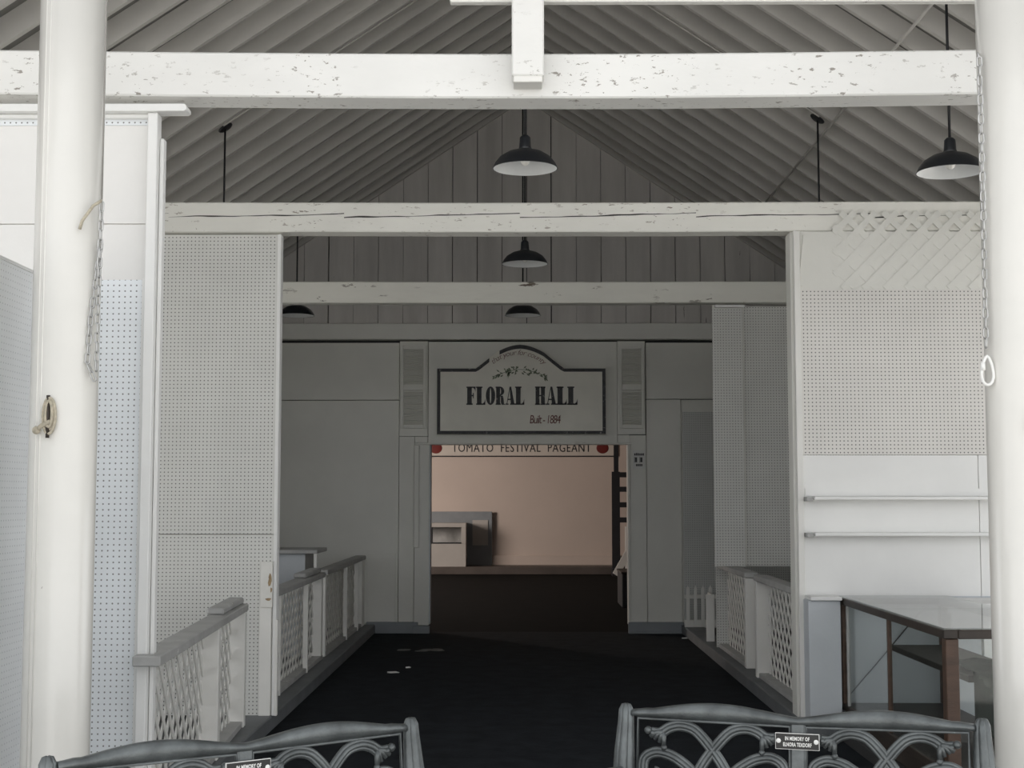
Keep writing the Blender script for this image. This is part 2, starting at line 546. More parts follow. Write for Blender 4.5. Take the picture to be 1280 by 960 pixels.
# rope tie on the left column
def on_col(xc, ang, z, r=.122):
    return Vector((xc + r * math.cos(ang), 5.2 + r * math.sin(ang), z))
rt = thing('rope_tie', 'cream rope looped and knotted on the column below the double chain', 'rope', tuple(on_col(XL, -PI / 2 - .15, 1.83)))
AL = -PI / 2 - .12
b = nb()
for q, (w, h0, h1) in enumerate(((.13, -.06, .05), (.19, -.075, .055), (.10, -.05, .045))):
    pts = []
    for i in range(20):
        a = 2 * PI * i / 20
        pts.append(on_col(XL, AL + w * math.sin(a) * .9 + .05, 1.83 + (h1 - h0) / 2 * math.cos(a) + (h1 + h0) / 2, .132 + .004 * q))
    tube(b, pts, .006, 8, closed=True)
obj('rope_loops', b, 'rope_cream', rt)
b = nb()
tube(b, [on_col(XL, AL + .1, 1.80, .14), on_col(XL, AL - .1, 1.785, .148), on_col(XL, AL - .28, 1.77, .14)], .008, 8)
sphere(b, on_col(XL, AL - .3, 1.768, .14), .015, 10)
obj('rope_end', b, 'rope_cream', rt)
b = nb()
tube(b, [on_col(XL, AL + .02, 1.895, .136), on_col(XL, AL + .02, 1.74, .136)], .007, 6)
obj('cleat', b, 'dark_wood', rt)
rk = thing('rope_tie', 'cream rope knot on the right column at the edge of the photo', 'rope', tuple(on_col(XRc, -PI / 2 + .1, 1.82)))
b = nb()
for w in (.05, .11):
    tube(b, [on_col(XRc, -PI / 2 + .02 + w * math.sin(2 * PI * i / 16), 1.80 + .055 * math.cos(2 * PI * i / 16), .134) for i in range(16)], .007, 8, closed=True)
sphere(b, on_col(XRc, -PI / 2 + .02, 1.79, .150), .022, 10)
obj('rope_loops', b, 'rope_cream', rk)

# chains
def chain_bm(b, path, pitch=.035, ln=.047, wd=.021, r=.0032):
    """links strung along a polyline, alternately turned"""
    pts = [Vector(p) for p in path]
    segs = [(pts[i + 1] - pts[i]).length for i in range(len(pts) - 1)]
    tot = sum(segs)
    n = int(tot / pitch)
    for k in range(n):
        s = (k + .5) * pitch
        i = 0
        while i < len(segs) - 1 and s > segs[i]:
            s -= segs[i]; i += 1
        p = pts[i].lerp(pts[i + 1], s / segs[i])
        d = (pts[i + 1] - pts[i]).normalized()
        a = Vector((1, 0, 0)) if k % 2 == 0 else Vector((0, 1, 0))
        a = (a - d * a.dot(d)).normalized()
        a = Matrix.Rotation(random.uniform(-.4, .4), 3, d) @ a
        ring = []
        hw, hl = wd / 2 - r, ln / 2 - r
        for j in range(6):
            t = PI * j / 5
            ring.append(p + d * (hl - hw + hw * math.sin(t)) + a * hw * math.cos(t))
        for j in range(6):
            t = PI + PI * j / 5
            ring.append(p + d * (-(hl - hw) + hw * math.sin(t)) + a * hw * math.cos(t))
        tube(b, ring, r, 6, closed=True)
cx = XL + .132
lc = thing('hanging_chain', 'double strand of chain hooked on the left column', 'chain', (cx, 5.17, 2.6))
b = nb()
chain_bm(b, [(cx + .012, 5.13, 2.62), (cx + .008, 5.13, 2.30), (cx + .006, 5.13, 1.98)])
chain_bm(b, [(cx + .006, 5.15, 2.47), (cx - .018, 5.13, 2.2), (cx - .024, 5.12, 2.02), (cx + .01, 5.12, 1.94)])
obj('links', b, 'galvanised', lc)
b = nb()
tube(b, [(cx - .055, 5.09, 2.51), (cx - .045, 5.085, 2.54), (cx - .01, 5.1, 2.60), (cx + .01, 5.13, 2.625)], .006, 8)
obj('hook', b, 'rope_cream', lc)
b = nb()
tube(b, [(cx + .014, 5.13, 3.9), (cx + .012, 5.13, 3.3), (cx + .012, 5.13, 2.63)], .003, 6)
obj('cord', b, 'cable_grey', lc)
cxr = XRc - .140
rc = thing('hanging_chain', 'single long chain ending in a snap link by the right column', 'chain', (cxr, 5.14, 3.2))
b = nb()
chain_bm(b, [(cxr + .004, 5.14, 3.17), (cxr + .004, 5.14, 2.6), (cxr, 5.14, 2.05)], .0365, .046, .024, .0034)
obj('links', b, 'galvanised', rc)
b = nb()
ring = []
for i in range(18):
    a = 2 * PI * i / 18
    ring.append((cxr + .021 * math.sin(a) * (1 - .35 * math.cos(a)) + .003, 5.14, 1.99 + .053 * math.cos(a)))
tube(b, ring, .0058, 8, closed=True)
ql = obj('snap_link', b, 'letter_white', rc)
b = nb(); tube(b, [(cxr - .013, 5.14, 1.99), (cxr - .014, 5.14, 2.02)], .009, 6)
obj('sleeve', b, 'letter_white', ql)
b = nb(); tube(b, [(cxr + .0155, 5.18, 3.19), (cxr - .002, 5.14, 3.185), (cxr + .004, 5.14, 3.165)], .004, 6)
obj('hook', b, 'galvanised', rc)

# ------------------------------------------------------------------ partitions
A = thing('partition', 'tall white partition with plywood top and pegboard below, just behind the left column', 'partition', (-2.6, 6.16, .06))
XA = -1.60
obj('plywood_panel', bx(-3.8, -1.66, 6.15, 6.165, 2.74, 3.184), 'wall_ply', A)
obj('plywood_panel', bx(-3.8, -1.66, 6.15, 6.165, 2.485, 2.735), 'wall_ply', A)
obj('pegboard', bx(-3.8, -1.672, 6.14, 6.165, .1, 2.485), 'peg_bright', A)
obj('pegboard', bx(-3.8, -1.66, 6.147, 6.165, 3.185, 3.21), 'peg_bright', A)
obj('top_rail', bx(-3.8, -1.65, 6.115, 6.16, 3.21, 3.228), 'white_clean', A, bevel=.003)
b = nb(); prism(b, [(-3.8, 3.229), (-1.486, 3.229), (-1.476, 3.236), (-1.476, 3.25), (-1.484, 3.262), (-3.8, 3.264)], 6.07, 6.16)
obj('top_cap', b, 'white_clean', A, bevel=.002)
obj('post', bx(-1.652, -1.608, 6.09, 6.165, .1, 3.228), 'white_clean', A, bevel=.004)
obj('edge_strip', bx(-1.605, -1.588, 6.13, 6.18, .1, 3.12), 'white_clean', A, bevel=.003)
obj('peg_edge_strip', bx(-1.671, -1.654, 6.125, 6.145, .1, 2.49), 'white_clean', A)

SP = thing('partition', 'white pegboard side panel reaching forward at the far left edge', 'partition', (-2.0, 5.5, 0))
obj('pegboard', bx(-2.02, -2.0, 3.6, 6.10, 0, 2.44), 'peg_y', SP)
obj('top_edge', bx(-2.03, -1.994, 3.6, 6.10, 2.44, 2.452), 'white_clean', SP)

B = thing('partition', 'large grey-white pegboard partition behind the near left railing', 'partition', (-2.6, 9.3, .1))
obj('pegboard', bx(-3.8, -1.625, 9.29, 9.31, .1, 1.275), 'peg_x', B)
obj('pegboard', bx(-3.8, -1.625, 9.29, 9.31, 1.28, 3.28), 'peg_x', B)
obj('edge_board', bx(-1.624, -1.60, 9.27, 9.36, .1, 3.28), 'white_clean', B, bevel=.003)
obj('foot_board', bx(-1.71, -1.632, 9.265, 9.289, .1, .80), 'white_paint', B, bevel=.003)
o = obj('patch_board', bx(-1.705, -1.626, 9.258, 9.289, .80, 1.10), 'white_paint', B, bevel=.003)
paint('peeled', (.78, .77, .73), var=.05, scale=10, chips=.45, chip=(.42, .31, .18), chipscale=12)
o.data.materials[0] = M['peeled']
paint('bare_wood', (.42, .30, .17), var=.25, scale=25)
for cxp, czp, rw, rh in ((-1.643, .975, .013, .05), (-1.652, .855, .022, .012), (-1.634, .915, .007, .02)):
    b = nb(); prism(b, [(cxp + rw * math.cos(t) * random.uniform(.5, 1.1), czp + rh * math.sin(t) * random.uniform(.6, 1.1)) for t in [2 * PI * i / 11 for i in range(11)]], 9.2565, 9.2585)
    obj('peeled_spot', b, 'bare_wood', B)
b = nb(); box(b, -1.606, -1.588, 9.26, 9.30, .1, .72); obj('torn_edge', b, 'white_paint', B, bevel=.003)

Cc = thing('partition', 'white partition with lattice header, pegboard and two long shelves, right of the aisle', 'partition', (2.6, 9.3, .1))
XC = 1.82
obj('header_board', bx(XC, 3.8, 9.222, 9.238, 2.895, 3.285), 'peg_warm', Cc).data.materials[0] = M['wall_cream']
obj('pegboard', bx(XC, 3.8, 9.215, 9.238, 1.80, 2.895), 'peg_warm', Cc)
obj('lower_board', bx(XC, 3.005, 9.222, 9.238, .88, 1.797), 'white_clean', Cc)
obj('lower_board', bx(3.01, 3.8, 9.222, 9.238, .88, 1.797), 'white_clean', Cc)
obj('grey_base_panel', bx(2.07, 3.8, 9.222, 9.238, .06, .88), 'lower_wall', Cc)
obj('edge_post', bx(XC - .005, XC + .035, 9.19, 9.222, .1, 3.285), 'white_paint', Cc, bevel=.003)
obj('edge_post', bx(XC - .02, XC + .01, 9.24, 9.40, .1, 3.285), 'wall_cream', Cc, bevel=.003)
b = nb(); lattice(b, 2.09, 3.5, 2.90, 3.415, .141, .041, .003, 'X', 9.2195, .003)
obj('lattice_header', b, 'wall_cream', Cc)
b = nb(); bar(b, (1.86, 9.215, 2.92), (1.90, 9.215, 3.26), .03, .01, up=(0, 1, 0)); obj('batten', b, 'wall_cream', Cc)
for nm, z, lab in (('wall_shelf', 1.505, 'upper narrow white shelf on the partition above the glass display case'), ('wall_shelf', 1.272, 'lower narrow white shelf on the partition above the glass display case')):
    t = thing(nm, lab, 'shelf', (2.6, 9.15, z), 0, 'narrow shelves on the right partition')
    obj('board', bx(1.905, 3.4, 9.09, 9.2205, z, z + .022), 'white_clean', t, bevel=.003)
    obj('cleat', bx(1.86, 1.902, 9.12, 9.2205, z - .008, z + .018), 'rail_grey', t, bevel=.002)
obj('back_strip', bx(1.87, 3.4, 9.214, 9.2215, 1.53, 1.58), 'white_clean', Cc)

CB = thing('pedestal', 'blue-grey boxed pedestal with white ledge beside the display case', 'pedestal', (1.94, 9.1, .1))
obj('body', bx(1.84, 2.045, 9.03, 9.19, .1, .865), 'lower_wall', CB, bevel=.004)
obj('ledge', bx(1.85, 2.05, 9.0, 9.19, .866, .89), 'white_clean', CB, bevel=.003)

D = thing('partition', 'dim hanging pegboard partition farther back, past the right railing', 'partition', (2.4, 12.72, .9))
obj('pegboard', bx(1.755, 2.03, 12.70, 12.72, .90, 3.24), 'peg_x', D)
obj('pegboard', bx(2.032, 3.85, 12.74, 12.76, .90, 3.26), 'peg_x', D)
obj('top_strip', bx(1.78, 2.05, 12.68, 12.72, 3.245, 3.27), 'white_clean', D, bevel=.003)
for x in (1.76, 2.0, 3.75):
    obj('stud', bx(x, x + .05, 12.722, 12.739, .06 if x > 3 else .9, 3.27), 'wall_cream', D)

# ------------------------------------------------------------------ railings
OBJ = obj
def railing(label, x, ya, yb, zt, posts, balusters, lat, cap=None, endboard=None, rail_w=.12, xb=None):
    sd = -1 if x < 0 else 1
    t = thing('railing', label, 'railing', (x, (ya + yb) / 2, .1), 0, 'lattice railings along the aisle')
    def obj(nm, b, mat, par, bevel=0):
        if xb is not None:
            for v in b.verts:
                v.co.x += (xb - x) * (v.co.y - ya) / (yb - ya)
        return OBJ(nm, b, mat, par, bevel)
    if xb is not None:      # notched round the partition post
        b = nb(); prism_z(b, [(x - .06, ya), (x + .06, ya), (x + .06, yb), (x - .06, yb), (x - .06, 6.2), (x + .01, 6.2), (x + .01, 6.084), (x - .06, 6.084)], zt - .045, zt)
        obj('top_rail', b, 'rail_grey', t, bevel=.005)
    else:
        obj('top_rail', bx(x - rail_w / 2, x + rail_w / 2, ya, yb, zt - .045, zt), 'rail_grey', t, bevel=.006)
    if cap:
        obj('cap_board', bx(x - .07, x + .03, cap[0], cap[1], zt + .001, zt + .04), 'rail_grey', t, bevel=.01)
    for (py, w) in posts:
        obj('post', bx(x - w / 2, x + w / 2, py - .04, py + .04, .1, zt - .046), 'white_paint', t, bevel=.004)
    for py in balusters:
        obj('baluster', bx(x - .035 * sd - .02, x - .035 * sd + .02, py - .012, py + .012, .1, zt - .046), 'white_paint', t, bevel=.002)
    if lat:
        b = nb(); lattice(b, lat[0], lat[1], .13, zt - .05, .15, .033, .006, 'Y', x + .035 * sd)
        obj('lattice', b, 'white_paint', t)
    obj('bottom_rail', bx(x - .045, x + .045, ya + (.06 if xb is None else .22), yb - .03, .1, .138), 'rail_grey', t, bevel=.004)
    if endboard:
        obj('end_board', bx(x - .05, x + .05, endboard[0], endboard[1], .1, zt - .046), 'white_paint', t, bevel=.003)
    return t
railing('grey-topped lattice railing nearest the hall entrance, in front of the left pegboard partition', -1.585, 6.0, 8.92, .853, [(7.75, .11), (8.84, .11)], [], (6.2, 8.8), cap=(8.05, 8.92), xb=-1.775)
railing('left railing starting just past the pegboard partition, with a loose cap board', -1.78, 9.37, 12.48, .86, [(12.4, .085)], [10.2, 11.5], (9.4, 12.35), cap=(11.5, 12.4))
railing('left railing ending against the back wall', -1.78, 12.62, 15.72, .87, [(12.68, .075)], [14.1, 15.05], (12.8, 15.4), endboard=(15.45, 15.7))
railing('right railing between the boxed pedestal and the far pegboard partition', 1.93, 9.42, 11.32, .90, [(11.24, .12)], [], (9.45, 11.15))
railing('right railing half hidden under the hanging pegboard partition', 1.93, 11.78, 13.44, .893, [(11.84, .1)], [], (11.95, 13.35))
t = thing('pegboard_strip', 'narrow pegboard strip closing the far end of the right railing', 'board', (1.92, 13.6, .1))
obj('strip', bx(1.868, 2.0, 13.46, 13.475, .1, .862), 'peg_x', t)
obj('backing_batten', bx(1.875, 1.895, 13.477, 13.5, .1, .86), 'white_paint', t)
t = thing('white_board', 'short white board standing upright past the right railing', 'board', (1.87, 13.95, .1))
obj('face_board', bx(1.84, 1.92, 13.97, 14.0, .1, .56), 'white_paint', t, bevel=.003)
obj('side_board', bx(1.895, 1.92, 14.002, 14.3, .1, .56), 'white_paint', t, bevel=.003)

# small picket fence in the back right corner
pf = thing('picket_fence', 'small white picket fence standing in the back right corner', 'fence', (1.98, 15.5, .1))
for i in range(5):
    x0 = 1.82 + i * .082
    b = nb(); prism(b, [(x0, .13), (x0 + .035, .13), (x0 + .035, .52), (x0 + .0175, .555), (x0, .52)], 15.47, 15.488)
    obj('picket', b, 'white_paint', pf)
for z in (.16, .43):
    obj('cross_rail', bx(1.80, 2.22, 15.489, 15.51, z - (.06 if z < .2 else .02), z + .02), 'white_paint', pf, bevel=.002)

# counter in the left stall
ct = thing('counter', 'pale grey stall counter behind the second left railing', 'counter', (-2.4, 13.3, .06))
obj('back_panel', bx(-3.0, -1.985, 13.0, 13.02, .06, 1.0), 'lower_wall', ct)
obj('top', bx(-3.0, -1.865, 12.95, 13.6, 1.0, 1.035), 'rail_grey', ct, bevel=.004)
obj('leg', bx(-1.90, -1.87, 12.96, 12.99, .06, 1.0), 'white_paint', ct, bevel=.003)
obj('side_panel', bx(-2.0, -1.985, 13.021, 13.58, .06, 1.0), 'rail_grey', ct)

# ------------------------------------------------------------------ lamps
def roof_z(x):
    return RZ - SL * abs(x - XR)
def make_lamp():
    t = thing('pendant_lamp', '', 'lamp', (0, 0, 0), 0, 'black enamel barn pendant lamps')
    R = .183
    b = nb()
    lathe(b, [(.03, .105), (.05, .103), (.10, .088), (.145, .060), (.172, .025), (R, 0), (R + .003, -.004), (R - .002, -.004)], (0, 0, 0), 40)
    sh = obj('shade', b, 'enamel_black', t)
    b = nb()
    lathe(b, [(R - .002, -.003), (.168, .020), (.141, .054), (.097, .082), (.05, .097), (0, .099)], (0, 0, 0), 40)
    obj('reflector', b, 'enamel_white', sh)
    b = nb()
    lathe(b, [(0, .19), (.018, .188), (.03, .175), (.034, .12), (.04, .105), (.03, .10)], (0, 0, 0), 20)
    obj('socket_cap', b, 'enamel_black', t)
    b = nb(); sphere(b, (0, 0, .05), .03, 14, (1, 1, 1.3)); obj('bulb', b, 'bulb_white', t)
    return t
lp = make_lamp()
lamps = [
    (.03, 7.82, 3.385, 'largest black pendant lamp, on the centre line above the cracked beam'),
    (.04, 11.1, 3.385, 'black pendant lamp on the centre line between the cracked beam and the far beam'),
    (.03, 14.3, 3.385, 'small black pendant lamp just above the painted wooden sign'),
    (2.37, 7.6, 3.31, 'black pendant lamp at upper right, partly behind the right column'),
    (-2.30, 14.3, 3.385, 'far black pendant lamp peeking out past the left pegboard partition edge'),
    (-2.36, 11.0, 3.3, 'pendant lamp at left of which only ceiling canopy and rod show above the cracked beam'),
    (2.38, 11.0, 3.3, 'pendant lamp at right of which only ceiling canopy and rod show above the lattice header'),
]
first = True
for (x, y, z, lab) in lamps:
    if first:
        o = lp; first = False
    else:
        o = lp.copy(); C.objects.link(o)
        for ch in list(lp.children):
            if ch.name.split('.')[0] in ('rod', 'canopy'):
                continue
            c = ch.copy(); C.objects.link(c); c.parent = o
            for g in ch.children:
                d = g.copy(); C.objects.link(d); d.parent = c
    o['label'] = lab
    o.location = (x, y, z)
    rz_ = roof_z(x) + (0 if abs(x - XR) > .3 else -.04)
    b = nb(); tube(b, [(0, 0, .18), (0, 0, rz_ - z)], .008, 8)
    obj('rod', b, 'rod_black', o, local=True)
    b = nb()
    lathe(b, [(0, -.018), (.052, -.015), (.062, -.008), (.063, .0), (0, .0)], (0, 0, 0), 24)
    tilt = 0 if abs(x - XR) < .3 else math.atan(SL) * (1 if x > XR else -1)
    bmesh.ops.rotate(b, verts=b.verts, cent=(0, 0, 0), matrix=Matrix.Rotation(tilt, 3, 'Y'))
    shift(b, (0, 0, rz_ - z - .003))
    obj('canopy', b, 'rod_black', o, local=True)
# conduit and wires under the rafters
b = nb(); zc = roof_z(2.47) - .012
tube(b, [(2.47, 5.2, zc), (2.47, 15.7, zc)], .011, 8)
tag(obj('conduit', b, 'rafter_paint'), 'thin painted conduit running along under the right roof rafters', 'pipe')
for x, y, lab in ((2.38, 10.93, 'wire running from the right ceiling canopy up the rafter to the ridge'), (-2.36, 10.93, 'wire running from the left ceiling canopy up the rafter to the ridge')):
    b = nb(); sd = 1 if x > 0 else -1
    tube(b, [(x, y, roof_z(x) - .008), (x - sd * .5, y, roof_z(x - sd * .5) - .008), (XR + sd * .1, y, roof_z(XR + sd * .1) - .008)], .007, 6)
    tag(obj('ceiling_wire', b, 'rafter_paint'), lab, 'wire')

# ------------------------------------------------------------------ shutters
def shutter(x0, x1, lab):
    t = thing('shutter', lab, 'shutter', ((x0 + x1) / 2, Y4 - .02, 2.3), 0, 'louvred shutters beside the sign')
    y0, y1 = Y4 - .045, Y4 - .0125
    zs = (2.29, 2.335, 2.725, 2.79, 3.19, 3.235)
    b = nb()
    box(b, x0, x0 + .035, y0, y1, zs[0], zs[5]); box(b, x1 - .035, x1, y0, y1, zs[0], zs[5])
    for a, c in ((0, 1), (2, 3), (4, 5)):
        box(b, x0 + .035, x1 - .035, y0, y1, zs[a], zs[c])
    obj('frame', b, 'wall_cream', t, bevel=.003)
    for a, c in ((1, 2), (3, 4)):
        b = nb(); z = zs[a] + .006
        while z < zs[c] - .01:
            mt = Matrix.Translation((0, (y0 + y1) / 2, z)) @ Matrix.Rotation(-.7, 4, 'X')
            box(b, x0 + .035, x1 - .035, -.016, .016, -.0025, .0025, mt)
            z += .021
        obj('louvres', b, 'wall_cream', t)
shutter(-1.355, -1.06, 'louvred shutter panel left of the painted sign')
shutter(1.12, 1.41, 'louvred shutter panel right of the painted sign')

# ------------------------------------------------------------------ FLORAL HALL sign
SX0, SX1, SY = -.935, .965, 15.75
SZ0, SZS, SZT = 2.225, 2.965, 3.235
scx = .0
def sign_outline(inset):
    pts = [(SX0 + inset, SZ0 + inset), (SX1 - inset, SZ0 + inset), (SX1 - inset, SZS - inset)]
    R_ = []
    n = 26
    xa, xb = scx + .50, scx - .50
    for i in range(n + 1):
        t = i / n
        x = xa + (xb - xa) * t
        q = abs(x - scx) / .50
        # smooth hump with short reverse curve at its feet
        h = (1 - q ** 1.8) if q < .55 else None
        if h is None:
            h0 = 1 - .55 ** 1.8
            h = h0 * (1 - (q - .55) / .45) ** 1.05
        z = SZS + (SZT - SZS) * h
        R_.append((x, z - inset * (1.25 if q < .97 else 1)))
    pts += R_
    pts += [(SX0 + inset, SZS - inset)]
    return pts
sg = thing('painted_sign', 'white painted board sign with black border reading FLORAL HALL', 'sign', (.0, SY, SZ0))
b = nb(); prism(b, sign_outline(0), SY, Y4 - .014); obj('board', b, 'sign_white', sg)
b = nb()
o1, o2 = sign_outline(0), sign_outline(.036)
va = [b.verts.new((p[0], SY - .004, p[1])) for p in o1]
vb = [b.verts.new((p[0], SY - .004, p[1])) for p in o2]
va2 = [b.verts.new((p[0], SY + .001, p[1])) for p in o1]
vb2 = [b.verts.new((p[0], SY + .001, p[1])) for p in o2]
n = len(o1)
for i in range(n):
    j = (i + 1) % n
    mid = (o1[i][0] + o1[j][0]) / 2, (o1[i][1] + o1[j][1]) / 2
    if -.33 < mid[0] < -.235 and mid[1] > SZS + .03:
        continue            # the border is worn away here
    for q in ((va[i], va[j], vb[j], vb[i]), (va[i], va2[i], va2[j], va[j]), (vb[i], vb[j], vb2[j], vb2[i])):
        b.faces.new(q)
obj('border', b, 'sign_black', sg)
# fat slab letters
def ring_poly(b, cx, cz, rx, rz, ix, iz, y0, y1, a0=0, a1=2 * PI, n=22):
    for i in range(n):
        t0, t1 = a0 + (a1 - a0) * i / n, a0 + (a1 - a0) * (i + 1) / n
        prism(b, [(cx + ix * math.cos(t0), cz + iz * math.sin(t0)), (cx + rx * math.cos(t0), cz + rz * math.sin(t0)), (cx + rx * math.cos(t1), cz + rz * math.sin(t1)), (cx + ix * math.cos(t1), cz + iz * math.sin(t1))], y0, y1)
def glyph(b, ch, x, z, w, h, y0, y1):
    def R(a, c, d, e):
        prism(b, [(x + a * w, z + d * h), (x + c * w, z + d * h), (x + c * w, z + e * h), (x + a * w, z + e * h)], y0, y1)
    def P(pts):
        prism(b, [(x + p[0] * w, z + p[1] * h) for p in pts], y0, y1)
    if ch in 'FL':
        R(.09, .58, 0, 1); R(0, .68, 0, .07); R(0, .68, .93, 1)
    if ch == 'F':
        R(.5, .98, .93, 1); P([(.98, .7), (.98, 1), (.72, .95), (.9, .85)]); R(.5, .75, .47, .54); R(.70, .79, .36, .65)
    if ch == 'L':
        R(.5, .98, 0, .07); P([(.98, .0), (.98, .33), (.88, .15), (.7, .05)])
    if ch == 'O':
        ring_poly(b, x + .5 * w, z + .5 * h, .5 * w, .51 * h, .08 * w, .42 * h, y0, y1)
    if ch == 'R':
        R(.06, .48, 0, 1); R(0, .56, 0, .07); R(0, .5, .93, 1)
        ring_poly(b, x + .46 * w, z + .75 * h, .46 * w, .25 * h, .12 * w, .18 * h, y0, y1, -PI / 2, PI / 2, 12)
        P([(.46, .5), (.78, .5), (.86, .3), (.9, .05), (1.0, .05), (1.0, 0), (.68, 0), (.56, .12), (.55, .4)])
    if ch == 'A':
        P([(.46, 1), (.62, 1), (.97, .04), (.58, .04)]); P([(.46, 1), (.52, .98), (.2, .03), (.12, .03)])
        R(.22, .7, .26, .33); R(0, .34, 0, .07); R(.5, 1.05, 0, .07)
    if ch == 'H':
        R(.05, .43, 0, 1); R(.57, .95, 0, 1)
        for d in (0, .93):
            R(0, .48, d, d + .07); R(.52, 1, d, d + .07)
        R(.4, .6, .47, .54)
lh = .205; lz = 2.555
def word(s, x0, x1):
    b = nb()
    n = len(s); step = (x1 - x0) / n
    for i, ch in enumerate(s):
        glyph(b, ch, x0 + i * step, lz, step * .96, lh, SY - .005, SY + .001)
    obj('title_word', b, 'sign_black', sg)
word('FLORAL', -.605, .055)
word('HALL', .17, .655)
b = text_bm('Built - 1884', .135, .82, .15, .001); shift(b, (.28, SY - .004, 2.345))
for v in b.verts:
    v.co.x = .28 + (v.co.x - .28) * .70
obj('date_lettering', b, 'sign_red', sg)
b = text_bm('that your for county', .085, .9, .3, .001, bold=-.001)
for v in b.verts:
    a = v.co.x / .42
    rr = .42 + v.co.z
    v.co = Vector((rr * math.sin(a) - .02, v.co.y + SY - .004, 2.70 + rr * math.cos(a)))
obj('script_lettering', b, 'sign_red', sg)
b = nb()
for i in range(64):
    t = random.uniform(-1, 1)
    x = .29 * t + random.uniform(-.01, .01)
    z = 2.955 - .085 * abs(t) ** 1.6 + random.uniform(-.03, .03) * (1.2 - abs(t) * .6)
    a = random.uniform(.3, 1.2) * (1 if t > 0 else -1) + (PI if t < 0 else 0)
    l, w = random.uniform(.03, .05), .0085
    d = Vector((math.cos(a), -abs(math.sin(a)))) if random.random() < .6 else Vector((math.cos(a), abs(math.sin(a))))
    d.normalize(); p = Vector((d.y, -d.x))
    c0 = Vector((x, z))
    prism(b, [tuple(c0), tuple(c0 + d * l / 2 + p * w), tuple(c0 + d * l), tuple(c0 + d * l / 2 - p * w)], SY - .004, SY + .001)
for sgn in (-1, 1):
    for i in range(8):
        t0, t1 = i / 8, (i + 1) / 8
        f = lambda t: Vector((sgn * .31 * t, SY - .003, 2.955 - .085 * t ** 1.6))
        bar(b, f(t0), f(t1), .005, .003, up=(0, 1, 0))
obj('garland', b, 'sign_green', sg)

# small notice by the doorway
nt_ = thing('notice', 'small white notice with rows of dark print right of the doorway', 'notice', (1.35, Y4 - .015, 1.85))
obj('sheet', bx(1.275, 1.415, Y4 - .018, Y4 - .013, 1.835, 2.045), 'paper_white', nt_)
b = nb()
for z0, n_, h_ in ((1.985, 6, .03), (1.865, 4, .028)):
    for i in range(n_):
        x = 1.345 + (i - (n_ - 1) / 2) * .019
        box(b, x - .0075, x + .0075, Y4 - .0195, Y4 - .018, z0, z0 + h_ * random.uniform(.8, 1))
for dx in (-.035, .025):
    box(b, 1.345 + dx - .012, 1.345 + dx + .012, Y4 - .0195, Y4 - .018, 1.91, 1.965)
    box(b, 1.345 + dx - .02, 1.345 + dx - .015, Y4 - .0195, Y4 - .018, 1.905, 1.97)
obj('print', b, 'sign_black', nt_)

# ------------------------------------------------------------------ back room things
bn = thing('hanging_banner', 'white pageant banner with tomatoes across the top of the far room', 'banner', (0, 28.18, 2.33))
obj('cloth', bx(-2.2, 1.96, 28.17, 28.195, 2.335, 2.95), 'banner_white', bn)
obj('lower_border', bx(-2.2, 1.94, 28.16, 28.195, 2.315, 2.338), 'black_paint', bn)
whole = text_bm('TOMATO  FESTIVAL  PAGEANT', .24, 1.12, 0, .002)
xs = [v.co.x for v in whole.verts]; x_lo, x_hi = min(xs), max(xs); whole.free()
sc = (1.43 + 1.36) / (x_hi - x_lo)
for wrd, pre in (('TOMATO', ''), ('FESTIVAL', 'TOMATO  '), ('PAGEANT', 'TOMATO  FESTIVAL  ')):
    b = text_bm(pre + wrd, .24, 1.12, 0, .002, align='LEFT', bold=0)
    b2 = None
    if pre:
        b2 = text_bm(pre.strip(), .24, 1.12, 0, .002, align='LEFT', bold=0)
        cut = max(v.co.x for v in b2.verts) + .02; b2.free()
        bmesh.ops.delete(b, geom=[v for v in b.verts if v.co.x < cut], context='VERTS')
    for v in b.verts:
        v.co = Vector((v.co.x * sc - 1.37, v.co.y + 28.167, v.co.z + 2.415))
    obj('banner_word', b, 'black_paint', bn)
for x in (-1.69, 1.66):
    b = nb(); sphere(b, (x, 28.17, 2.49), .125, 16, (1, .06, .88)); tm = obj('tomato', b, 'tomato_red', bn)
    b = nb()
    for i in range(5):
        a = PI / 2 + (i - 2) * .6
        prism(b, [(x, 2.60), (x + .08 * math.cos(a) + .01, 2.60 + .05 * math.sin(a)), (x + .08 * math.cos(a) - .01, 2.62 + .05 * math.sin(a))], 28.155, 28.165)
    obj('stalk', b, 'sign_green', tm)

kc = thing('kiosk', 'low white booth with open hatch in the far room, left', 'booth', (-1.5, 27.7, .15))
b = nb()
x0, x1, yk = -2.2, -1.06, 27.58
box(b, x0, x1, yk, yk + .03, .15, .60); box(b, x0, x1, yk, yk + .03, .92, 1.0); box(b, x1 - .09, x1, yk, yk + .03, .6, .92)
box(b, x0, x1, yk + .03, yk + .5, .97, 1.0); box(b, x1 - .03, x1, yk + .03, yk + .5, .15, .97)
obj('body', b, 'booth_paint', kc, bevel=.003)
b = nb(); box(b, x0, x1 - .09, yk - .006, yk, .60, .625); box(b, -1.74, -1.71, yk - .006, yk + .02, .625, .92); box(b, -1.80, -1.76, yk + .05, yk + .06, .6, .92)
obj('hatch_frame', b, 'black_paint', kc)
obj('back_board', bx(x0, x1 - .04, yk + .45, yk + .47, .15, .97), 'rail_grey', kc)
al = thing('alcove_panel', 'flat grey-green panel standing in for the alcove behind the low booth in the far room', 'screen', (-1.0, 28.0, .15))  # flat dark panel in place of the recess in the far wall
obj('panel', bx(-2.3, -.56, 28.10, 28.14, .15, 1.22), 'lower_wall', al, bevel=.004).data.materials[0] = M['grey_base']
obj('inner_panel', bx(-.95, -.64, 28.085, 28.10, .55, 1.05), 'booth_paint', al)

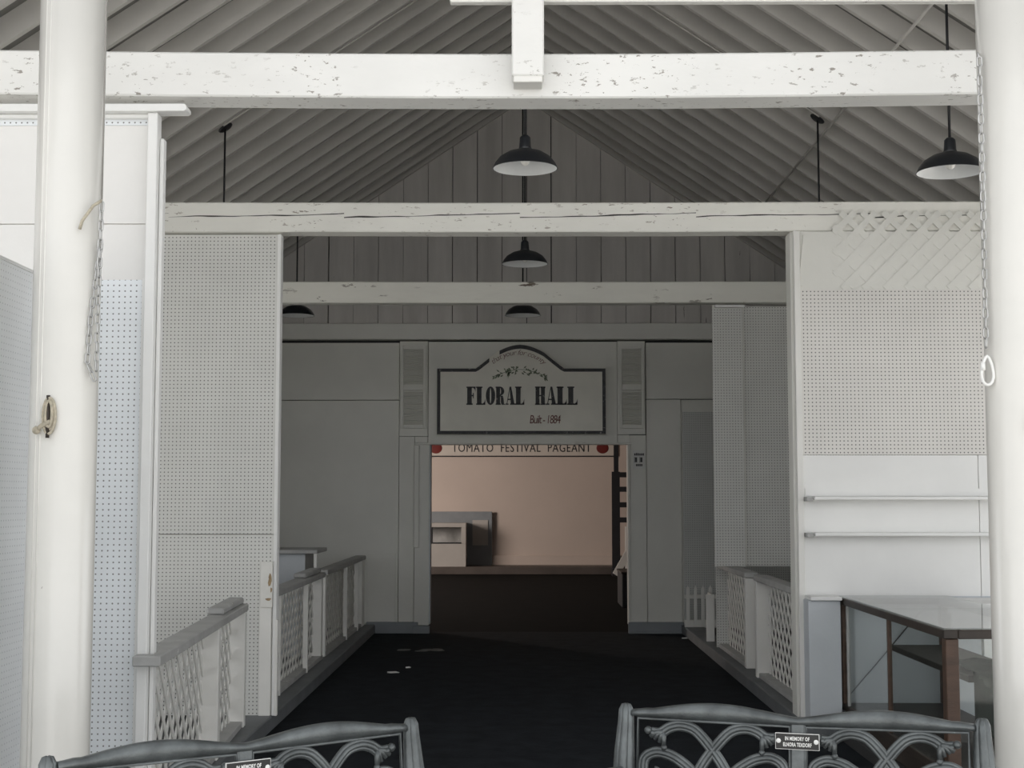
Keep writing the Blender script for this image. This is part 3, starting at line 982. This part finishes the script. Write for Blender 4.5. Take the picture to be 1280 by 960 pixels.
br = thing('black_rack', 'tall black rack with rungs standing at the far room doorway edge', 'rack', (1.95, 27.2, 0))
obj('upright', bx(1.775, 1.93, 27.15, 27.2, .15, 2.0), 'black_paint', br)
obj('pole', bx(1.82, 1.91, 27.2, 27.25, .15, 3.2), 'black_paint', br)
obj('upright', bx(2.5, 2.6, 27.15, 27.2, .15, 2.0), 'black_paint', br)
for z in (1.89, 1.61, 1.31, 1.02):
    obj('rung', bx(1.93, 2.5, 27.15, 27.2, z, z + .1), 'black_paint', br)
obj('foot', bx(1.77, 2.62, 27.0, 27.4, 0, .15), 'black_paint', br)
cr = thing('dark_crate', 'dark crate just inside the far room doorway on the right', 'crate', (1.62, 19.8, 0))
b = nb(); box(b, 1.40, 1.95, 19.4, 20.3, 0, .46); obj('body', b, 'black_paint', cr, bevel=.01)
obj('lid', bx(1.39, 1.96, 19.39, 20.31, .461, .49), 'dark_wood', cr, bevel=.004)
b = nb(); bar(b, (1.80, 26.6, .05), (2.06, 26.75, .47), .13, .025, up=(0, 1, 0))
tag(obj('leaning_board', b, 'white_paint', bevel=.003), 'slanted white board leaning in front of the black rack in the far room', 'board')
b = nb(); box(b, 2.0, 2.16, 26.8, 26.83, 0, .95)
tag(obj('upright_board', b, 'white_paint', bevel=.003), 'upright white board behind the slanted board in the far room', 'board')

# ------------------------------------------------------------------ display case at right
dc = thing('display_case', 'long glass-topped display case with brown wooden frame, right of aisle', 'display case', (2.4, 8.0, .06))
CX0, CX1, CY0, CY1, CZ = 2.075, 2.76, 6.92, 9.18, .885
def post_at(x, y, w=.05, z0=.2, z1=CZ - .05, mat='brown_wood'):
    return obj('corner_post', bx(x, x + w, y, y + w, z0, z1), mat, dc, bevel=.004)
post_at(CX0, CY0, .065); post_at(CX1 - .06, CY0, .06); post_at(CX0, CY1 - .05); post_at(CX1 - .05, CY1 - .05)
obj('mullion', bx(CX0 + .005, CX0 + .028, 8.02, 8.045, .2, CZ - .05), 'brown_wood', dc, bevel=.003)
obj('glazing_bar', bx(CX0 + .005, CX0 + .025, 9.02, 9.04, .2, CZ - .05), 'rail_grey', dc, bevel=.003)
b = nb()
zt0 = CZ - .05
box(b, CX0 - .012, CX0 + .06, CY0 - .012, CY1, zt0, CZ - .006); box(b, CX1 - .06, CX1 + .012, CY0 - .012, CY1, zt0, CZ - .006)
box(b, CX0 + .06, CX1 - .06, CY0 - .012, CY0 + .06, zt0, CZ - .006); box(b, CX0 + .06, CX1 - .06, CY1 - .06, CY1, zt0, CZ - .006)
obj('top_frame', b, 'dark_wood', dc, bevel=.004)
obj('top_panel', bx(CX0 - .008, CX1 + .008, CY0 - .008, 8.10, CZ - .005, CZ + .003), 'clear_glass', dc)
obj('top_panel', bx(CX0 - .008, CX1 + .008, 8.106, CY1, CZ - .005, CZ + .003), 'clear_glass', dc)
b = nb(); box(b, CX0, CX1, CY0, CY1, .16, .2); box(b, CX0 + .02, CX1 - .02, CY0 + .03, CY1 - .02, .06, .16)
obj('base', b, 'dark_wood', dc, bevel=.004)
obj('side_glass', bx(CX0 + .012, CX0 + .017, CY0 + .065, CY1 - .05, .2, zt0), 'clear_glass', dc)
obj('front_glass', bx(CX0 + .065, CX1 - .06, CY0 + .02, CY0 + .025, .2, zt0), 'clear_glass', dc)
# little stand kept inside the case
bs = thing('wooden_stand', 'dark wooden stand with a flat seat inside the display case', 'stand', (2.5, 8.2, .2))
obj('seat', bx(2.30, 2.68, 7.3, 8.8, .575, .61), 'dark_wood', bs, bevel=.004)
for (x, y) in ((2.63, 8.74), (2.63, 7.35)):
    b = nb()
    lathe(b, [(0, 0), (.022, 0), (.028, .06), (.02, .12), (.03, .2), (.024, .3), (.028, .374), (0, .374)], (x, y, .2008), 14)
    obj('leg', b, 'dark_wood', bs)
b = nb(); lathe(b, [(0, 0), (.03, 0), (.024, .1), (.03, .2), (0, .2)], (2.63, 8.74, .611), 14); obj('back_post', b, 'dark_wood', bs)
obj('bracket', bx(2.36, 2.60, 7.33, 7.37, .2008, .574), 'dark_wood', bs, bevel=.004)
# cloth folded over the stand near its front
b = nb()
nx, ny = 10, 20
def cl(i, j):
    x = 2.32 + .34 * i / nx
    t = j / ny
    if t < .45:
        return (x, 7.28 - .012 - .006 * math.sin(i * 1.7), .30 + (.63 - .30) * t / .45)
    return (x, 7.28 + .5 * (t - .45) / .55, .632 + .006 * math.sin(i * 1.3 + j) + .02 * (t - .45))
g = [[b.verts.new(cl(i, j)) for j in range(ny + 1)] for i in range(nx + 1)]
for i in range(nx):
    for j in range(ny):
        b.faces.new((g[i][j], g[i + 1][j], g[i + 1][j + 1], g[i][j + 1])).smooth = True
bmesh.ops.solidify(b, geom=b.faces[:], thickness=.008)
tag(obj('folded_cloth', b, 'green_cloth'), 'dark green patterned cloth draped over the stand inside the case', 'cloth')
b = nb(); tube(b, [(2.13, 9.212, .24), (2.36, 9.212, .5), (2.55, 9.212, .72), (2.68, 9.212, .86)], .004, 6)
tag(obj('wall_wire', b, 'rod_black'), 'thin dark wire slanting across the grey wall behind the case', 'wire')
wl = thing('low_bench', 'white low ledge against the partition beyond the display case', 'ledge', (3.1, 9.1, .06))
obj('top', bx(2.83, 3.7, 8.7, 9.21, .84, .87), 'white_clean', wl, bevel=.004)
for x in (2.86, 3.62):
    obj('leg', bx(x, x + .05, 8.75, 8.8, .06, .84), 'white_clean', wl, bevel=.003)
obj('tray', bx(2.98, 3.3, 8.75, 8.9, .872, .90), 'lower_wall', wl, bevel=.003)

# ------------------------------------------------------------------ paper scraps on the floor
for (x, y, a, s, lab) in ((1.78, 15.25, .3, .05, 'small white scrap on the floor near the right curb'), (-1.10, 12.3, .1, .05, 'white scrap on the dark floor nearer the left railing'), (-1.0, 12.65, .7, .035, 'tiny white scrap on the dark floor beside the larger scrap')):
    b = nb()
    pts = [(math.cos(t) * s * random.uniform(.6, 1.1), math.sin(t) * s * .5 * random.uniform(.6, 1.1)) for t in [i * PI / 3 for i in range(6)]]
    lo = [b.verts.new((p[0], p[1], 0)) for p in pts]; hi = [b.verts.new((p[0], p[1], .004 + .008 * (i % 2))) for i, p in enumerate(pts)]
    b.faces.new(lo[::-1]); b.faces.new(hi)
    for i in range(6):
        b.faces.new((lo[i], lo[(i + 1) % 6], hi[(i + 1) % 6], hi[i]))
    o = obj('paper_scrap', b, 'paper_white'); o.location = (x, y, .0005); o.rotation_euler.z = a
    tag(o, lab, 'scrap', 'paper scraps on the floor')
paint('spilt_paint', (.16, .16, .16), var=.4, scale=9)
b = nb()
for i in range(9):
    cx_, cy_ = random.uniform(-.25, .25), random.uniform(-.1, .1)
    lathe(b, [(0, .003), (random.uniform(.02, .06), .002), (.07, 0)], (cx_, cy_, 0), 9)
o = obj('paint_smear', b, 'spilt_paint'); o.location = (-.95, 14.1, .001)
tag(o, 'pale paint smear on the dark floor in front of the doorway', 'stain')

# ------------------------------------------------------------------ benches
def bench(label, pl, pr, lines):
    """cast metal garden bench; pl, pr = feet below the left and right back posts, seat towards the viewer"""
    pl, pr = Vector(pl), Vector(pr)
    mid = (pl + pr) / 2
    L = (pr - pl).length
    rz = math.atan2((pr - pl).y, (pr - pl).x)
    t = thing('bench', label, 'bench', (mid.x, mid.y, 0), rz, 'cast metal benches in front of the hall')
    hl = L / 2
    ZT = .85
    lean = lambda z: (z - ZT) * .10       # backrest leans away at the top
    # posts
    for sd in (-1, 1):
        b = nb()
        pr_ = [(sd * (hl + .012), lean(.42), .42, .040), (sd * (hl + .008), lean(.55), .55, .038), (sd * (hl + .004), lean(.7), .7, .033), (sd * hl, lean(.80), .80, .026), (sd * hl, lean(.83), .832, .024), (sd * hl, lean(.85), .848, .016), (sd * hl, lean(.853), .853, .004)]
        for q in (-.4, .4):
            tube(b, [(p[0] + q * p[3] , p[1] , p[2]) for p in pr_], [p[3] * .62 for p in pr_], 12)
        tube(b, [(p[0], p[1] - p[3] * .45, p[2]) for p in pr_], [p[3] * .5 for p in pr_], 12)
        obj('back_post', b, 'cast_metal', t, local=True)
        b = nb()
        tube(b, [(sd * (hl + .012), .06, .0), (sd * (hl + .012), .01, .2), (sd * (hl + .012), lean(.42), .425)], [.028, .022, .03], 10)
        obj('leg', b, 'cast_metal', t, local=True)
        b = nb()
        tube(b, [(sd * (hl + .012), -.50, .0), (sd * (hl + .012), -.44, .2), (sd * (hl + .012), -.47, .42), (sd * (hl + .012), -.46, .6)], [.028, .022, .026, .02], 10)
        obj('leg', b, 'cast_metal', t, local=True)
        b = nb()
        tube(b, [(sd * (hl + .012), lean(.64) - .02, .635), (sd * (hl + .012), -.2, .655), (sd * (hl + .012), -.4, .645), (sd * (hl + .012), -.5, .61), (sd * (hl + .012), -.5, .58)], [.022, .026, .028, .024, .012], 10)
        obj('armrest', b, 'cast_metal', t, local=True)
    # top rail with a hump over each half
    xi = hl - .022
    n = 48
    up, dn = [], []
    for i in range(n + 1):
        u = -xi + 2 * xi * i / n
        q = abs(u) / xi
        hump = math.sin(PI * min(1, max(0, q))) ** 1.3
        up.append((u, .832 + .033 * hump + (.004 if q > .9 else 0)))
        dn.append((u, .808 - .003 * hump + .006 * abs(u) / xi))
    b = nb()
    for i in range(n):
        for (z0a, z1a, z0b, z1b) in ((dn[i][1], up[i][1], dn[i + 1][1], up[i + 1][1]),):
            pass
    rings = []
    for i in range(n + 1):
        u = up[i][0]; z1, z0 = up[i][1], dn[i][1]
        c, h = (z0 + z1) / 2, (z1 - z0) / 2
        rings.append([b.verts.new((u, lean(c) + .02 * math.cos(2 * PI * k / 14), c + h * (abs(math.sin(2 * PI * k / 14)) ** .8) * (1 if math.sin(2 * PI * k / 14) >= 0 else -1))) for k in range(14)])
    for A_, B_ in zip(rings, rings[1:]):
        for k in range(14):
            b.faces.new((A_[k], A_[(k + 1) % 14], B_[(k + 1) % 14], B_[k])).smooth = True
    b.faces.new(rings[0]); b.faces.new(rings[-1][::-1])
    obj('top_rail', b, 'cast_metal', t, local=True)
    # thin inner frame of each half, centre stile, bottom rail
    b = nb()
    for sd in (-1, 1):
        a, c = sd * .026, sd * (xi - .018)
        tube(b, [(a, lean(.5), .5), (a, lean(.803), .803), (c, lean(.808), .809), (c, lean(.5), .5)], .0065, 6)
    obj('inner_frame', b, 'cast_metal', t, local=True)
    b = nb()
    box(b, -.024, .024, lean(.65) - .012, lean(.65) + .012, .5, .82, Matrix.Translation((0, lean(.65), .65)) @ Matrix.Rotation(-.1, 4, 'X') @ Matrix.Translation((0, -lean(.65), -.65)))
    obj('centre_stile', b, 'cast_metal', t, bevel=.006, local=True)
    b = nb(); tube(b, [(-hl, lean(.5), .5), (hl, lean(.5), .5)], .018, 10); obj('lower_rail', b, 'cast_metal', t, local=True)
    # scrollwork
    hw = xi - .018 - .026
    def strand(b, pts, w=.0105, r=.0075):
        # smooth the way points, then lay three ridges side by side
        P = [Vector((p[0], 0, p[1])) for p in pts]
        out = []
        for i in range(len(P) - 1):
            p0, p1, p2, p3 = P[max(i - 1, 0)], P[i], P[i + 1], P[min(i + 2, len(P) - 1)]
            for s in range(6):
                u = s / 6
                out.append(.5 * ((2 * p1) + (-p0 + p2) * u + (2 * p0 - 5 * p1 + 4 * p2 - p3) * u * u + (-p0 + 3 * p1 - 3 * p2 + p3) * u ** 3))
        out.append(P[-1])
        for q in (-1, 0, 1):
            line = []
            for i, p in enumerate(out):
                d = (out[min(i + 1, len(out) - 1)] - out[max(i - 1, 0)]).normalized()
                nrm = Vector((-d.z, 0, d.x))
                pp = p + nrm * w * q
                line.append((pp.x, lean(pp.z) - (.004 if q == 0 else 0), pp.z))
            tube(b, line, r if q else r * 1.15, 8)
    for sd in (-1, 1):
        b = nb()
        for fl in (1, -1):
            def X(u, z):
                u = u / .494 * hw
                u = u if fl > 0 else hw - u
                return (sd * (.026 + u) if sd > 0 else -(.026 + hw) + u, .804 - z)
            strand(b, [X(.045, .040), X(.075, .040), X(.105, .022), X(.14, .014), X(.18, .022), X(.21, .045), X(.245, .085), X(.275, .125), X(.30, .17), X(.315, .22), X(.31, .28)])
            strand(b, [X(.075, .15), X(.06, .185), X(.03, .18), X(.018, .155), X(.025, .12), X(.055, .102), X(.09, .103), X(.13, .118), X(.18, .155), X(.21, .20), X(.23, .28)])
            # curled leaf at the tip
            p = X(.035, .032); sphere(b, (p[0], lean(p[1]) - .004, p[1]), .013, 10)
            for dx, dz, r0 in ((.022, .052, .011), (.035, .06, .010), (.052, .07, .010), (.068, .085, .011)):
                a0, a1 = X(.085, .036), X(dx + .02, dz)
                md = ((a0[0] + a1[0]) / 2, (a0[1] + a1[1]) / 2 + .006)
                tube(b, [(q_[0], lean(q_[1]) - .005, q_[1]) for q_ in (a0, md, a1)], [r0 * .8, r0 * .8, r0 * .6], 8)
            q_ = X(.088, .085); sphere(b, (q_[0], lean(q_[1]) - .005, q_[1]), .010, 8)
        obj('scrollwork', b, 'cast_metal', t, local=True)
    # seat
    for i in range(9):
        y = -.03 - i * .055
        b = nb(); box(b, -hl, hl, y - .02, y + .02, .42, .435)
        obj('seat_slat', b, 'cast_metal', t, bevel=.004, local=True)
    # memorial plaque fixed to the centre stile
    yp = lean(.77) - .028
    b = nb(); box(b, -.068, .068, yp, yp + .006, .737, .787)
    pq = obj('plaque', b, 'letter_white', t, local=True)
    b = nb(); box(b, -.0665, .0665, yp - .001, yp + .001, .7385, .7855)
    obj('plaque_face', b, 'plaque_black', pq, local=True)
    for i, ln in enumerate(lines):
        b = text_bm(ln, .0165, 1.05, 0, .0004, bold=.0004)
        xm = max(abs(v.co.x) for v in b.verts)
        for v in b.verts:
            v.co.x *= (.038, .044)[i] / xm
        shift(b, (0, yp - .0016, .7655 - i * .0185))
        obj('text_line', b, 'letter_white', pq, local=True)
    for sx in (-1, 1):
        b = nb(); lathe(b, [(0, .0025), (.004, .002), (.0075, 0)], (0, 0, 0), 14)
        bmesh.ops.rotate(b, verts=b.verts, cent=(0, 0, 0), matrix=Matrix.Rotation(PI / 2, 3, 'X'))
        shift(b, (sx * .058, yp - .001, .763))
        obj('screw', b, 'letter_white', pq, local=True)
    return t
bench('dark cast metal scrollwork bench angled in front of the left column', (-1.234, 3.716, 0), (-.336, 4.36, 0), ('IN MEMORY OF',))
bench('dark cast metal scrollwork bench with full black plaque, in front of the display case', (.348, 4.66, 0), (1.41, 4.35, 0), ('IN MEMORY OF', 'ELNORA TEXDORF'))

# ------------------------------------------------------------------ light
w = bpy.data.worlds.new('world'); S.world = w
w.use_nodes = True
wt = w.node_tree
bg = wt.nodes['Background']
tcw = wt.nodes.new('ShaderNodeTexCoord')
spw = wt.nodes.new('ShaderNodeSeparateXYZ')
wt.links.new(tcw.outputs['Generated'], spw.inputs[0])
mr = wt.nodes.new('ShaderNodeMapRange'); mr.interpolation_type = 'SMOOTHSTEP'
mr.inputs[1].default_value = .12; mr.inputs[2].default_value = .60
mr.inputs[3].default_value = 1.0; mr.inputs[4].default_value = .45
wt.links.new(spw.outputs[2], mr.inputs[0])
bg.inputs[0].default_value = (.965, .98, 1.0, 1)
wt.links.new(mr.outputs[0], bg.inputs[1])
sun = bpy.data.lights.new('sun', 'SUN'); sun.energy = 4.5; sun.angle = math.radians(4); sun.color = (1, .97, .93)
so = bpy.data.objects.new('sun', sun); C.objects.link(so)
so.rotation_euler = Vector((.12, -.36, -1)).to_track_quat('-Z', 'Y').to_euler()   # stands behind the hall, lights the forecourt
def area(name, loc, rot, sx, sy, power, col):
    l = bpy.data.lights.new(name, 'AREA'); l.shape = 'RECTANGLE'; l.size = sx; l.size_y = sy; l.energy = power; l.color = col
    o = bpy.data.objects.new(name, l); C.objects.link(o); o.location = loc; o.rotation_euler = rot
    return o
# unseen area light added at the far room's left to brighten its wall
area('far_room_fill_light', (-6.8, 23.5, 2.2), (0, -PI / 2, .35), 2.2, 3.4, 300, (1, .89, .81))

vs = S.view_settings
vs.view_transform = 'Standard'; vs.look = 'None'; vs.gamma = 1; vs.use_curve_mapping = False
vs.exposure = .95
S.cycles.max_bounces = 14
S.cycles.diffuse_bounces = 12
S.cycles.use_denoising = True
